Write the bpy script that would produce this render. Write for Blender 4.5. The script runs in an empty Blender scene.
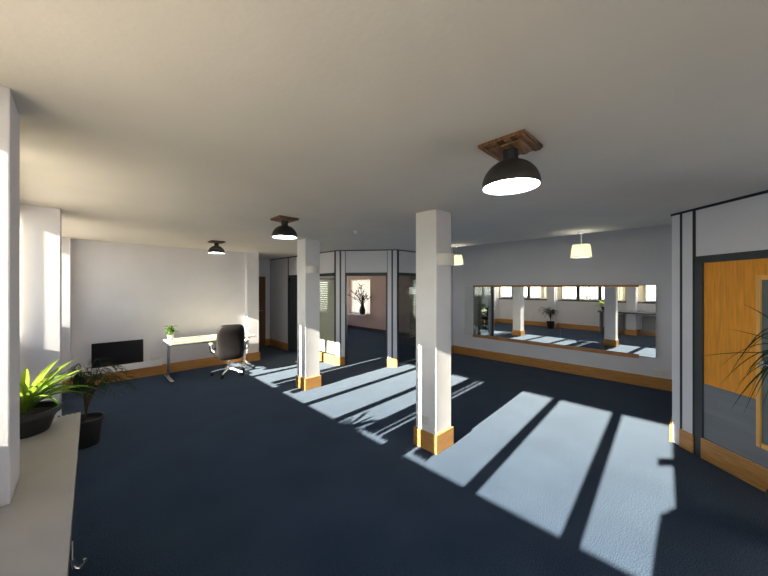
import bpy, bmesh, math, random
from mathutils import Vector, Matrix
random.seed(7)
S = bpy.context.scene
COL = S.collection
PI = math.pi

# ------------------------------------------------------------------ camera
TH = math.radians(45.9)
cd = bpy.data.cameras.new('camera'); cam = bpy.data.objects.new('camera', cd); COL.objects.link(cam)
cam.location = (0, 0, 1.70); cam.rotation_euler = (PI/2, 0, TH - PI/2)
cd.sensor_width = 36; cd.lens = 312/768*36; cd.shift_y = -1/768; cd.clip_start = 0.05
S.camera = cam
VD = Vector((math.cos(TH), math.sin(TH), 0))

# ------------------------------------------------------------------ world, sun, exposure
w = bpy.data.worlds.new('world'); S.world = w; w.use_nodes = True
nt = w.node_tree; nt.nodes.clear()
out = nt.nodes.new('ShaderNodeOutputWorld'); bg = nt.nodes.new('ShaderNodeBackground')
tc = nt.nodes.new('ShaderNodeTexCoord'); sep = nt.nodes.new('ShaderNodeSeparateXYZ'); cr = nt.nodes.new('ShaderNodeValToRGB')
nt.links.new(tc.outputs['Generated'], sep.inputs[0]); nt.links.new(sep.outputs['Z'], cr.inputs[0])
cr.color_ramp.elements[0].position = 0.0; cr.color_ramp.elements[0].color = (1.55, 1.45, 1.25, 1)
cr.color_ramp.elements[1].position = 0.42; cr.color_ramp.elements[1].color = (0.17, 0.25, 0.42, 1)
e_ = cr.color_ramp.elements.new(0.12); e_.color = (1.35, 1.32, 1.25, 1)
nt.links.new(cr.outputs[0], bg.inputs[0]); bg.inputs[1].default_value = 3.2
nt.links.new(bg.outputs[0], out.inputs[0])
SUNDIR = Vector((1, 0.07, -0.4165)).normalized()
sl = bpy.data.lights.new('sun', 'SUN'); so = bpy.data.objects.new('sun', sl); COL.objects.link(so)
so.rotation_euler = SUNDIR.to_track_quat('-Z', 'Y').to_euler(); so.location = (-10, 0, 8)
sl.energy = 42; sl.color = (1.0, 0.87, 0.70); sl.angle = math.radians(0.55)
S.view_settings.view_transform = 'Standard'; S.view_settings.look = 'None'
S.view_settings.exposure = 0.36; S.view_settings.gamma = 1.0; S.view_settings.use_curve_mapping = False
S.cycles.max_bounces = 12; S.cycles.diffuse_bounces = 6; S.cycles.glossy_bounces = 5
S.cycles.transparent_max_bounces = 16; S.cycles.sample_clamp_indirect = 6
S.cycles.use_denoising = True

# ------------------------------------------------------------------ materials
def mat(name, col, rough=0.6, metal=0.0, noise=0.0, nscale=20.0, bump=0.0, bscale=80.0, spec=0.5, emis=None, estr=0.0,
        stretch=None, col2=None, coat=0.0, trans=0.0):
    m = bpy.data.materials.new(name); m.use_nodes = True; t = m.node_tree
    p = t.nodes['Principled BSDF']
    p.inputs['Base Color'].default_value = (*col, 1); p.inputs['Roughness'].default_value = rough
    p.inputs['Metallic'].default_value = metal; p.inputs['Specular IOR Level'].default_value = spec
    p.inputs['Coat Weight'].default_value = coat
    co = t.nodes.new('ShaderNodeTexCoord'); mp = t.nodes.new('ShaderNodeMapping')
    t.links.new(co.outputs['Object'], mp.inputs[0])
    if stretch: mp.inputs['Scale'].default_value = stretch
    if noise > 0:
        n = t.nodes.new('ShaderNodeTexNoise'); n.inputs['Scale'].default_value = nscale; n.inputs['Detail'].default_value = 5
        t.links.new(mp.outputs[0], n.inputs['Vector'])
        r = t.nodes.new('ShaderNodeValToRGB'); c2 = col2 or tuple(max(0, c*(1-noise)) for c in col)
        r.color_ramp.elements[0].position = 0.32; r.color_ramp.elements[0].color = (*c2, 1)
        r.color_ramp.elements[1].position = 0.68; r.color_ramp.elements[1].color = (*col, 1)
        t.links.new(n.outputs['Fac'], r.inputs[0]); t.links.new(r.outputs[0], p.inputs['Base Color'])
    if bump > 0:
        n2 = t.nodes.new('ShaderNodeTexNoise'); n2.inputs['Scale'].default_value = bscale; n2.inputs['Detail'].default_value = 3
        t.links.new(co.outputs['Object'], n2.inputs['Vector'])
        b = t.nodes.new('ShaderNodeBump'); b.inputs['Strength'].default_value = bump; b.inputs['Distance'].default_value = 0.01
        t.links.new(n2.outputs['Fac'], b.inputs['Height']); t.links.new(b.outputs[0], p.inputs['Normal'])
    if emis:
        p.inputs['Emission Color'].default_value = (*emis, 1); p.inputs['Emission Strength'].default_value = estr
    return m

def translucent(name, col, f=0.5, rough=0.6):
    m = bpy.data.materials.new(name); m.use_nodes = True; t = m.node_tree; t.nodes.clear()
    o = t.nodes.new('ShaderNodeOutputMaterial'); mx = t.nodes.new('ShaderNodeMixShader')
    d = t.nodes.new('ShaderNodeBsdfDiffuse'); tr = t.nodes.new('ShaderNodeBsdfTranslucent')
    n = t.nodes.new('ShaderNodeTexNoise'); n.inputs['Scale'].default_value = 14
    r = t.nodes.new('ShaderNodeValToRGB'); r.color_ramp.elements[0].color = (*[c*0.75 for c in col], 1); r.color_ramp.elements[1].color = (*col, 1)
    t.links.new(n.outputs['Fac'], r.inputs[0]); t.links.new(r.outputs[0], d.inputs[0]); t.links.new(r.outputs[0], tr.inputs[0])
    mx.inputs[0].default_value = f
    t.links.new(d.outputs[0], mx.inputs[1]); t.links.new(tr.outputs[0], mx.inputs[2]); t.links.new(mx.outputs[0], o.inputs[0])
    return m

def glass(name, tint=(0.93, 0.96, 0.95), ior=1.45):
    m = bpy.data.materials.new(name); m.use_nodes = True; t = m.node_tree; t.nodes.clear()
    o = t.nodes.new('ShaderNodeOutputMaterial'); mx = t.nodes.new('ShaderNodeMixShader')
    a = t.nodes.new('ShaderNodeBsdfTransparent'); g = t.nodes.new('ShaderNodeBsdfGlossy'); lw = t.nodes.new('ShaderNodeLayerWeight'); pw_ = t.nodes.new('ShaderNodeMath'); f = t.nodes.new('ShaderNodeMath')
    a.inputs[0].default_value = (*tint, 1); g.inputs['Roughness'].default_value = 0.02; lw.inputs['Blend'].default_value = 0.5
    pw_.operation = 'POWER'; pw_.inputs[1].default_value = 5; t.links.new(lw.outputs['Facing'], pw_.inputs[0])
    f.operation = 'MULTIPLY_ADD'; f.inputs[1].default_value = 0.92; f.inputs[2].default_value = 0.05; t.links.new(pw_.outputs[0], f.inputs[0])
    t.links.new(f.outputs[0], mx.inputs[0]); t.links.new(a.outputs[0], mx.inputs[1]); t.links.new(g.outputs[0], mx.inputs[2])
    t.links.new(mx.outputs[0], o.inputs[0])
    return m

def carpet_mat():
    m = bpy.data.materials.new('blue_carpet'); m.use_nodes = True; t = m.node_tree; p = t.nodes['Principled BSDF']
    co = t.nodes.new('ShaderNodeTexCoord')
    n1 = t.nodes.new('ShaderNodeTexNoise'); n1.inputs['Scale'].default_value = 165; n1.inputs['Detail'].default_value = 4
    n2 = t.nodes.new('ShaderNodeTexNoise'); n2.inputs['Scale'].default_value = 2.2; n2.inputs['Detail'].default_value = 6
    r1 = t.nodes.new('ShaderNodeValToRGB'); r2 = t.nodes.new('ShaderNodeValToRGB')
    r1.color_ramp.elements[0].position = 0.42; r1.color_ramp.elements[0].color = (0.006, 0.015, 0.044, 1)
    r1.color_ramp.elements[1].position = 0.58; r1.color_ramp.elements[1].color = (0.050, 0.082, 0.136, 1)
    r2.color_ramp.elements[0].position = 0.3; r2.color_ramp.elements[0].color = (0.80, 0.82, 0.86, 1)
    r2.color_ramp.elements[1].position = 0.75; r2.color_ramp.elements[1].color = (1.15, 1.12, 1.08, 1)
    mx = t.nodes.new('ShaderNodeMix'); mx.data_type = 'RGBA'; mx.blend_type = 'MULTIPLY'; mx.inputs[0].default_value = 1
    t.links.new(co.outputs['Object'], n1.inputs['Vector']); t.links.new(co.outputs['Object'], n2.inputs['Vector'])
    t.links.new(n1.outputs['Fac'], r1.inputs[0]); t.links.new(n2.outputs['Fac'], r2.inputs[0])
    t.links.new(r1.outputs[0], mx.inputs[6]); t.links.new(r2.outputs[0], mx.inputs[7])
    t.links.new(mx.outputs[2], p.inputs['Base Color'])
    b = t.nodes.new('ShaderNodeBump'); b.inputs['Strength'].default_value = 0.15; b.inputs['Distance'].default_value = 0.004
    t.links.new(n1.outputs['Fac'], b.inputs['Height']); t.links.new(b.outputs[0], p.inputs['Normal'])
    p.inputs['Roughness'].default_value = 1.0; p.inputs['Specular IOR Level'].default_value = 0.0
    p.inputs['Sheen Weight'].default_value = 0.125; p.inputs['Sheen Roughness'].default_value = 0.5; p.inputs['Sheen Tint'].default_value = (0.80, 0.90, 1.0, 1)
    return m

M = {}
M['carpet'] = carpet_mat()
M['wall'] = mat('wall_paint', (0.78, 0.775, 0.84), 0.8, noise=0.04, nscale=3, bump=0.06, bscale=60, spec=0.2)
M['ceiling'] = mat('ceiling_paint', (0.76, 0.72, 0.67), 0.85, noise=0.05, nscale=2.0, bump=0.10, bscale=45, spec=0.15)
M['column'] = mat('column_paint', (0.92, 0.90, 0.91), 0.7, noise=0.05, nscale=4, bump=0.1, bscale=40, spec=0.25)
M['panel'] = mat('partition_paint', (0.76, 0.76, 0.82), 0.55, noise=0.03, nscale=5, spec=0.35)
M['mauve'] = mat('mauve_paint', (0.56, 0.40, 0.37), 0.8, noise=0.05, nscale=3)
M['oak'] = mat('honey_oak', (0.60, 0.31, 0.095), 0.42, noise=0.5, nscale=5, stretch=(1.2, 1.2, 22), col2=(0.42, 0.19, 0.05), spec=0.4)
M['oak_light'] = mat('light_oak_bead', (0.95, 0.52, 0.14), 0.4, noise=0.2, nscale=4, stretch=(10, 10, 1))
M['redoak'] = mat('reddish_oak_strip', (0.56, 0.25, 0.10), 0.5, noise=0.45, nscale=5, stretch=(2, 1.2, 2), col2=(0.34, 0.14, 0.055))
M['oak_door'] = mat('oak_veneer', (0.98, 0.40, 0.045), 0.45, noise=0.3, nscale=4, stretch=(14, 14, 0.9), col2=(0.74, 0.31, 0.038), spec=0.25)
M['walnut'] = mat('dark_door_wood', (0.20, 0.09, 0.035), 0.5, noise=0.4, nscale=5, stretch=(12, 12, 1))
M['pallet'] = mat('stained_plate_wood', (0.30, 0.16, 0.075), 0.55, noise=0.7, nscale=4, stretch=(2, 18, 2), col2=(0.075, 0.034, 0.018))
M['black'] = mat('black_trim', (0.012, 0.013, 0.016), 0.45, noise=0.1)
M['frame'] = mat('dark_grey_frame', (0.045, 0.052, 0.060), 0.4, noise=0.1, nscale=6)
M['winframe'] = mat('window_frame_brown', (0.05, 0.045, 0.045), 0.5, noise=0.1)
M['kick'] = mat('grey_kick_panel', (0.23, 0.25, 0.285), 0.5, noise=0.18, nscale=3, stretch=(0.3, 0.3, 6), spec=0.4)
M['glass'] = glass('window_glass')
M['glass_dark'] = glass('partition_glass', (0.62, 0.66, 0.66))
M['vision'] = mat('vision_panel_glass', (0.15, 0.19, 0.20), 0.15, noise=0.2, nscale=3)
M['mirror'] = mat('mirror_silver', (0.93, 0.95, 0.95), 0.0, metal=1.0)
M['counter'] = mat('shelf_laminate', (0.42, 0.40, 0.38), 0.5, noise=0.06, nscale=6, spec=0.3)
M['white_plastic'] = mat('white_plastic', (0.75, 0.74, 0.70), 0.4, noise=0.03)
M['cream'] = mat('cream_laminate', (0.50, 0.455, 0.34), 0.45, noise=0.04)
M['chrome'] = mat('chrome_metal', (0.72, 0.72, 0.74), 0.22, metal=1.0, noise=0.05)
M['leather'] = mat('black_leather', (0.013, 0.011, 0.012), 0.55, noise=0.3, nscale=9, bump=0.15, bscale=60, spec=0.2)
M['pot'] = mat('black_plastic_pot', (0.013, 0.013, 0.015), 0.5, noise=0.2)
M['soil'] = mat('potting_soil', (0.035, 0.022, 0.014), 1.0, noise=0.6, nscale=60, bump=0.8, bscale=90)
M['screen'] = mat('black_screen', (0.006, 0.006, 0.009), 0.25, noise=0.1)
M['dome_out'] = mat('dark_bronze_dome', (0.028, 0.026, 0.024), 0.4, noise=0.15)
M['dome_in'] = mat('white_enamel', (0.85, 0.85, 0.85), 0.4, noise=0.02)
M['bulb'] = mat('lamp_glow', (1, 1, 1), 0.5, emis=(0.92, 0.98, 1.0), estr=14)
M['bulb_w'] = mat('warm_bulb_glow', (1, 1, 1), 0.5, emis=(1.0, 0.97, 0.85), estr=2.5)
M['shade'] = translucent('pleated_shade_fabric', (0.80, 0.80, 0.58), 0.55)
M['sconce'] = mat('plaster_sconce', (0.86, 0.82, 0.76), 0.7, noise=0.04)
M['slat'] = translucent('blind_fabric', (0.72, 0.68, 0.58), 0.2)
M['venetian'] = mat('venetian_slats', (0.66, 0.62, 0.52), 0.5, noise=0.08)
M['voile'] = translucent('voile_curtain', (0.92, 0.86, 0.82), 0.75)
M['leaf_lime'] = translucent('lime_leaf', (0.24, 0.34, 0.045), 0.45)
M['leaf_green'] = translucent('green_leaf', (0.10, 0.20, 0.04), 0.35)
M['leaf_dark'] = translucent('dark_frond', (0.045, 0.075, 0.028), 0.25)
M['cane'] = mat('woody_stem', (0.10, 0.065, 0.035), 0.8, noise=0.4, nscale=30)
M['twig'] = mat('dark_twigs', (0.012, 0.010, 0.010), 0.8, noise=0.2)
M['radiator'] = mat('radiator_enamel', (0.30, 0.30, 0.31), 0.4, noise=0.05)
M['asphalt'] = mat('outside_paving', (0.66, 0.57, 0.45), 0.9, noise=0.2, nscale=1.2)
M['stone'] = mat('cream_render', (0.72, 0.63, 0.48), 0.9, noise=0.1, nscale=1)
M['bark'] = mat('bark', (0.09, 0.07, 0.05), 0.9, noise=0.3)
M['skin'] = mat('skin', (0.55, 0.33, 0.24), 0.5, noise=0.08, nscale=10)
M['shirt'] = mat('navy_jumper', (0.03, 0.04, 0.08), 0.9, noise=0.2, nscale=40)
M['jeans'] = mat('dark_jeans', (0.04, 0.05, 0.09), 0.9, noise=0.2, nscale=40)
M['hair'] = mat('brown_hair', (0.05, 0.03, 0.02), 0.6, noise=0.4, nscale=40)
M['shoe'] = mat('black_shoes', (0.02, 0.02, 0.02), 0.5, noise=0.1)

# ------------------------------------------------------------------ helpers
class MB:
    """collects shapes into one mesh"""
    def __init__(self, mtx=None): self.bm = bmesh.new(); self.m = mtx or Matrix.Identity(4)
    def box(self, x0, x1, y0, y1, z0, z1, m=None):
        mm = self.m @ (m or Matrix.Identity(4))
        v = [self.bm.verts.new(mm @ Vector(p)) for p in ((x0,y0,z0),(x1,y0,z0),(x1,y1,z0),(x0,y1,z0),(x0,y0,z1),(x1,y0,z1),(x1,y1,z1),(x0,y1,z1))]
        for f in ((0,3,2,1),(4,5,6,7),(0,1,5,4),(1,2,6,5),(2,3,7,6),(3,0,4,7)): self.bm.faces.new([v[i] for i in f])
        return self
    def prism(self, pts, z0, z1):
        a = [self.bm.verts.new(self.m @ Vector((x, y, z0))) for x, y in pts]; b = [self.bm.verts.new(self.m @ Vector((x, y, z1))) for x, y in pts]
        n = len(pts); self.bm.faces.new(a[::-1]); self.bm.faces.new(b)
        for i in range(n): self.bm.faces.new((a[i], a[(i+1) % n], b[(i+1) % n], b[i]))
        return self
    def lathe(self, prof, seg=32, m=None, cap0=False, cap1=False):
        mm = self.m @ (m or Matrix.Identity(4)); rings = []
        for r, z in prof:
            rings.append([self.bm.verts.new(mm @ Vector((r*math.cos(2*PI*i/seg), r*math.sin(2*PI*i/seg), z))) for i in range(seg)])
        for a, b in zip(rings, rings[1:]):
            for i in range(seg): self.bm.faces.new((a[i], a[(i+1) % seg], b[(i+1) % seg], b[i]))
        if cap0: self.bm.faces.new(rings[0][::-1])
        if cap1: self.bm.faces.new(rings[-1])
        return self
    def cyl(self, x, y, z0, z1, r, seg=20, r2=None):
        return self.lathe([(r, z0), (r2 if r2 is not None else r, z1)], seg, Matrix.Translation((x, y, 0)), True, True)
    def tube(self, pts, r, seg=8, r2=None):
        pts = [Vector(p) for p in pts]; n = len(pts); rings = []
        up = Vector((0, 0, 1))
        for i, p in enumerate(pts):
            d = (pts[min(i+1, n-1)] - pts[max(i-1, 0)]).normalized()
            a = d.cross(up) if abs(d.dot(up)) < 0.95 else d.cross(Vector((1, 0, 0)))
            a.normalize(); b = d.cross(a); rr = r if r2 is None else r + (r2 - r)*i/(n-1)
            rings.append([self.bm.verts.new(self.m @ (p + a*rr*math.cos(2*PI*k/seg) + b*rr*math.sin(2*PI*k/seg))) for k in range(seg)])
        for a, b in zip(rings, rings[1:]):
            for k in range(seg): self.bm.faces.new((a[k], a[(k+1) % seg], b[(k+1) % seg], b[k]))
        self.bm.faces.new(rings[0][::-1]); self.bm.faces.new(rings[-1])
        return self
    def pillow(self, c, s, e=0.4, nu=28, nv=18, fn=None):
        """superellipsoid"""
        def pw(v, p): return math.copysign(abs(v)**p, v)
        rows = []
        for j in range(1, nv):
            ph = -PI/2 + PI*j/nv; row = []
            for i in range(nu):
                th = 2*PI*i/nu
                p = Vector((s[0]*pw(math.cos(ph), e)*pw(math.cos(th), e), s[1]*pw(math.cos(ph), e)*pw(math.sin(th), e), s[2]*pw(math.sin(ph), e)))
                if fn: p = fn(p)
                row.append(self.bm.verts.new(self.m @ (Vector(c) + p)))
            rows.append(row)
        for a, b in zip(rows, rows[1:]):
            for i in range(nu): self.bm.faces.new((a[i], a[(i+1) % nu], b[(i+1) % nu], b[i]))
        self.bm.faces.new(rows[0][::-1]); self.bm.faces.new(rows[-1])
        return self
    def leaf(self, base, az, ln, rise, droop, w, n=9, arc=0.62):
        """arching strap leaf with a folded midrib"""
        base = Vector(base); h = Vector((math.cos(az), math.sin(az), 0)); side = Vector((-h.y, h.x, 0)); pr = None
        for i in range(n):
            t = i/(n-1)
            c = base + h*ln*(t*(0.55 + 0.45*t)) + Vector((0, 0, rise*math.sin(t*PI*arc)/(math.sin(PI*arc) if arc < 0.5 else 1) - droop*t*t*t))
            ww = w*(0.55 + 1.6*t)*(1 - t**2.2) if t < 1 else 0.0006
            ww = max(ww, 0.0006); k = Vector((0, 0, -0.35*ww))
            row = [self.bm.verts.new(self.m @ (c - side*ww - k)), self.bm.verts.new(self.m @ (c + k*0.6)), self.bm.verts.new(self.m @ (c + side*ww - k))]
            if pr:
                for a in (0, 1): self.bm.faces.new((pr[a], pr[a+1], row[a+1], row[a]))
            pr = row
        return self
    def build(self, name, material, parent=None, smooth=False, bevel=0.0):
        bmesh.ops.recalc_face_normals(self.bm, faces=self.bm.faces[:])
        if bevel: bmesh.ops.bevel(self.bm, geom=self.bm.edges[:], offset=bevel, segments=2, affect='EDGES', profile=0.6)
        me = bpy.data.meshes.new(name); self.bm.to_mesh(me); self.bm.free()
        me.materials.append(material)
        if smooth:
            for p in me.polygons: p.use_smooth = True
            me.set_sharp_from_angle(angle=math.radians(40))
        o = bpy.data.objects.new(name, me); COL.objects.link(o)
        if parent: o.parent = parent
        return o

def tag(o, label, cat, group=None, kind=None):
    o['label'] = label; o['category'] = cat
    if group: o['group'] = group
    if kind: o['kind'] = kind
    return o
def thing(name, label, cat, loc=(0, 0, 0), rz=0.0, group=None):
    o = bpy.data.objects.new(name, None); COL.objects.link(o); o.empty_display_size = 0.1
    o.location = loc; o.rotation_euler = (0, 0, rz)
    return tag(o, label, cat, group)
def struct(o, label, cat):
    return tag(o, label, cat, kind='structure')
def sthing(name, label, cat, loc=(0, 0, 0), rz=0.0):
    o = thing(name, label, cat, loc, rz); o['kind'] = 'structure'; return o
def copy_tree(o, parent=None):
    c = o.copy(); COL.objects.link(c)
    if parent: c.parent = parent
    for ch in list(o.children): copy_tree(ch, c)
    return c

H = 2.50
# ------------------------------------------------------------------ setting
XW = -0.55
struct(MB().box(-0.7, 10, -3.4, 11.2, -0.12, 0).build('floor', M['carpet']), 'dark blue cut-pile office carpet across the whole room', 'floor')
b = MB()
b.box(-0.7, 5.4, -3.4, 11.2, H, 2.95); b.box(5.4, 10, 4.56, 11.2, H, 2.95); b.box(5.4, 10, -3.4, 0.26, H, 2.95); b.box(5.4, 7.1, 0.26, 4.56, 2.9, 2.95)
struct(b.build('ceiling', M['ceiling']), 'off-white plastered ceiling stepping up before the mirror wall', 'ceiling')

colY = [(-3.4, -3.08), (-0.71, -0.44), (1.945, 2.215), (4.585, 4.86), (7.20, 7.60)]
b = MB(); b.box(-0.72, -0.49, -3.4, 7.6, 0, 1.12); b.box(-0.72, -0.49, -3.4, 7.6, 2.45, H)
for a, c in colY: b.box(-0.72, -0.49, a, c, 1.12, 2.45)
struct(b.build('wall_left', M['wall']), 'pale lilac wall under and between the windows', 'wall')
b = MB(); b.box(-0.72, 2.96, 7.4, 7.6, 0, H); b.box(2.76, 2.96, 7.6, 8.9, 0, H); b.box(2.70, 2.96, 7.24, 7.4, 0, H)
struct(b.build('wall_far', M['wall']), 'pale lilac far wall behind the desk ending in a pier', 'wall')
struct(MB().box(2.76, 4.1, 8.9, 9.1, 0, H).build('wall_corridor', M['wall']), 'pale wall at the end of the passage', 'wall')
struct(MB().box(6.92, 7.12, 0.26, 4.56, 0, 2.9).build('wall_right', M['wall']), 'lilac wall carrying the long mirror', 'wall')
struct(MB().box(-0.72, 3.7, -3.6, -3.4, 0, H).build('wall_back', M['wall']), 'pale wall behind the photographer', 'wall')

# baseboards
def bb(name, mb, label): struct(mb.build(name, M['oak'], bevel=0.004), label, 'skirting board')
bb('baseboard_far', MB().box(-0.12, 2.68, 7.375, 7.402, 0, 0.19), 'honey oak skirting below the black screen and desk')
b = MB(); b.box(2.68, 2.98, 7.215, 7.242, 0, 0.19); b.box(2.675, 2.702, 7.24, 7.402, 0, 0.19); b.box(2.958, 2.985, 7.215, 8.9, 0, 0.19)
bb('baseboard_pier', b, 'oak skirting wrapping the pier right of the desk')
bb('baseboard_right', MB().box(6.893, 6.922, 0.27, 4.56, 0, 0.19), 'long oak skirting under the mirror')
b = MB()
for (a, c) in ((-3.3, -0.73), (-0.42, 1.925), (2.235, 4.565), (4.88, 7.18)): b.box(-0.492, -0.465, a, c, 0, 0.19)
bb('baseboard_left', b, 'oak skirting below the windows')
bb('baseboard_corridor', MB().box(2.98, 4.0, 8.873, 8.902, 0, 0.19), 'oak skirting at the passage end')

# windows, three bays plus the one behind the camera
bays = [(-3.08, -0.71, (-2.21, -1.47)), (-0.44, 1.945, (0.43, 1.175)), (2.215, 4.585, (3.085, 3.825)), (4.86, 7.20, (5.78, 6.50))]
for i, (a, c, ms) in enumerate(bays):
    r = sthing('window_%d' % (i+1), ['window bay behind the photographer', 'window bay beside the near shelf', 'window bay behind the potted palm', 'window bay nearest the desk'][i] + ' with dark frames', 'window', (XW, a, 1.12))
    wd = c - a; f = MB()
    f.box(-0.03, 0.03, 0, wd, 0, 0.07); f.box(-0.03, 0.03, 0, wd, 1.27, 1.33)
    f.box(-0.03, 0.03, 0, 0.018, 0.07, 1.27); f.box(-0.03, 0.03, wd-0.018, wd, 0.07, 1.27)
    f.build('window_frame', M['winframe'], r)
    for m_ in ms:
        y = m_ - a; MB().box(-0.035, 0.035, y-0.058, y+0.058, 0.07, 1.27).build('mullion', M['winframe'], r, bevel=0.004)
    cuts = [0.018] + sum([[m_-a-0.058, m_-a+0.058] for m_ in ms], []) + [wd-0.018]
    for k in range(0, 6, 2): MB().box(-0.003, 0.003, cuts[k], cuts[k+1], 0.07, 1.27).build('pane', M['glass'], r)
    MB().box(0.03, 0.085, 0.0, wd, -0.03, 0.0).build('window_sill', M['white_plastic'], r, bevel=0.004)
    # daylight portal
    pl = bpy.data.lights.new('portal', 'AREA'); pl.shape = 'RECTANGLE'; pl.size = wd; pl.size_y = 1.3; pl.cycles.is_portal = True
    po = bpy.data.objects.new('portal', pl); COL.objects.link(po); po.location = (XW-0.04, (a+c)/2, 1.77); po.rotation_euler = (PI/2, 0, -PI/2)

# columns
def column(name, x0, x1, y0, y1, label, group, cat='column', plinth=True, z1=H):
    cm = M['wall'] if name == 'window_column' else M['column']
    cx, cy = (x0+x1)/2, (y0+y1)/2
    r = thing(name, label, cat, (cx, cy, 0), 0, group); hx, hy = (x1-x0)/2, (y1-y0)/2
    b = MB(); b.box(-hx, hx, -hy, hy, 0.0, z1); s = b.build('shaft', cm, r, bevel=0.006)
    if plinth:
        t = 0.019; b = MB()
        b.box(-hx-t, -hx, -hy-t, hy+t, 0, 0.19); b.box(hx, hx+t, -hy-t, hy+t, 0, 0.19)
        b.box(-hx, hx, -hy-t, -hy, 0, 0.19); b.box(-hx, hx, hy, hy+t, 0, 0.19)
        b.build('skirting', M['oak'], r, bevel=0.003)
    return r
g = 'freestanding square columns'
col1 = column('column', 2.597, 2.867, 1.915, 2.185, 'square white column nearest the camera, standing alone in the sunlit carpet', g)
col2 = column('column', 2.650, 2.925, 4.596, 4.871, 'square white column further back between the desk and the glazed office', g)
g = 'columns along the window wall'
column('window_column', -0.489, -0.206, 1.945, 2.215, 'white column at the left frame edge rising through the grey shelf', g)
column('window_column', -0.489, -0.155, 4.585, 4.86, 'window-side column behind the potted palm with sunlight across its face', g)
column('window_column', -0.489, -0.13, 7.20, 7.398, 'shallow window-side column in the corner left of the black screen', g)

column('window_column', -0.489, -0.215, -0.71, -0.44, 'window-side column just behind the photographer', g)
o = thing('socket_box', 'small white socket low on the nearest column', 'socket', (2.597, 2.06, 0.30))
MB().box(-0.010, 0, -0.045, 0.045, -0.045, 0.045).build('face_plate', M['white_plastic'], o, bevel=0.003)
MB().box(-0.013, -0.010, -0.02, 0.02, -0.01, 0.01).build('switch', M['white_plastic'], o)

# ---------------------------------------------------------------- glazed office (left box)
P1, P2 = Vector((3.97, 5.60, 0)), Vector((4.80, 4.56, 0))
XP = 3.97
def frame_mtx(A, B):
    d = (B - A); L = d.length; d.normalize(); n = Vector((d.y, -d.x, 0))     # local +y = away from room when chosen right
    m = Matrix.Identity(4); m.col[0][:3] = d; m.col[1][:3] = (-n)[:]; m.col[2][:3] = (0, 0, 1); m.col[3][:3] = A
    return m, L
HD = 1.98
# side x = 3.97
b = MB(); b.box(XP, XP+0.1, 7.79, 8.9, 0, H-0.02); b.box(XP, XP+0.1, 6.72, 6.90, 0, H-0.02)
b.box(XP+0.01, XP+0.09, 5.66, 6.72, HD+0.03, H-0.02); b.box(XP+0.01, XP+0.09, 6.90, 7.79, HD+0.03, H-0.02)
struct(b.build('wall_office', M['panel'], bevel=0.003), 'white panelled front of the glazed office along the passage', 'wall')
# chamfer posts (local x along the chamfer, y into the office)
mt, L = frame_mtx(P1, P2)
inw = mt.col[1].to_3d()
if inw.dot(Vector((1, 1, 0))) < 0: mt.col[1][:3] = (-inw)[:]
b = MB(mt); b.box(0.0, 0.085, 0, 0.10, 0, H-0.02); b.box(0.115, 0.20, 0, 0.10, 0, H-0.02)
struct(b.build('trim_1', M['panel'], bevel=0.004), 'white double post left of the office doorway', 'post')
b = MB(mt); b.box(L-0.20, L-0.115, 0, 0.10, 0, H-0.02); b.box(L-0.085, L, 0, 0.10, 0, H-0.02)
struct(b.build('trim_2', M['panel'], bevel=0.004), 'white double post right of the office doorway', 'post')
b = MB(mt); b.box(0.082, 0.118, -0.001, 0.09, 0, H-0.02); b.box(L-0.118, L-0.082, -0.001, 0.09, 0, H-0.02); b.box(0.20, 0.235, 0.01, 0.09, 0, HD)
b.box(L-0.235, L-0.20, 0.01, 0.09, 0, HD); b.box(0.20, L-0.20, 0.01, 0.09, HD-0.04, HD+0.03); b.box(0.20, 0.212, 0.01, 0.09, HD, H-0.02); b.box(L-0.212, L-0.20, 0.01, 0.09, HD, H-0.02)
b.box(0, L, -0.006, 0.10, H-0.022, H)
b.m = Matrix.Identity(4); b.box(XP-0.006, XP+0.1, 5.60, 8.9, H-0.022, H); b.box(4.80, 6.92, 4.554, 4.66, H-0.022, H)
b.box(XP-0.004, XP+0.09, 5.69, 6.72, HD-0.03, HD+0.03); b.box(XP-0.004, XP+0.09, 6.90, 7.79, HD-0.03, HD+0.03)
b.box(XP-0.001, XP+0.09, 5.612, 5.66, 0.19, H-0.02); b.box(XP-0.004, XP+0.09, 6.69, 6.72, 0.2, HD)
b.box(XP-0.004, XP+0.09, 7.775, 7.80, 0, H-0.02); b.box(XP-0.004, XP+0.09, 8.86, 8.88, 0, H-0.02)
b.box(4.82, 5.95, 4.556, 4.65, HD-0.03, HD+0.03); b.box(4.82, 4.86, 4.556, 4.65, 0, H-0.02); b.box(4.86, 5.90, 4.556, 4.65, 0, 0.06); b.box(5.90, 5.95, 4.556, 4.65, 0, H-0.02)
struct(b.build('trim_3', M['frame']), 'black metal framing and ceiling line of the glazed office', 'trim')
b = MB(mt); b.box(0.212, L-0.212, 0.02, 0.08, HD+0.03, H-0.022)
struct(b.build('wall_over_doorway', M['panel']), 'white panel above the open office doorway', 'wall')
b = MB(); b.box(4.86, 5.90, 4.57, 4.64, HD+0.03, H-0.022); b.box(5.95, 6.92, 4.56, 4.66, 0, H-0.022)
struct(b.build('wall_office_side', M['panel']), 'white panels of the office side facing the mirror wall area', 'wall')
b = MB(mt); b.box(-0.005, 0.205, -0.016, 0.0, 0, 0.19); b.box(L-0.205, L+0.005, -0.016, 0.0, 0, 0.19)
b.m = Matrix.Identity(4); b.box(XP-0.018, XP, 5.60, 6.92, 0, 0.19); b.box(XP-0.018, XP, 7.79, 8.87, 0, 0.19)
b.box(5.95, 6.89, 4.54, 4.56, 0, 0.19)
bb('baseboard_office', b, 'honey oak skirting around the glazed office front')
b = MB(); b.box(XP+0.04, XP+0.048, 5.66, 6.69, 0.2, HD-0.03)
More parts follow.
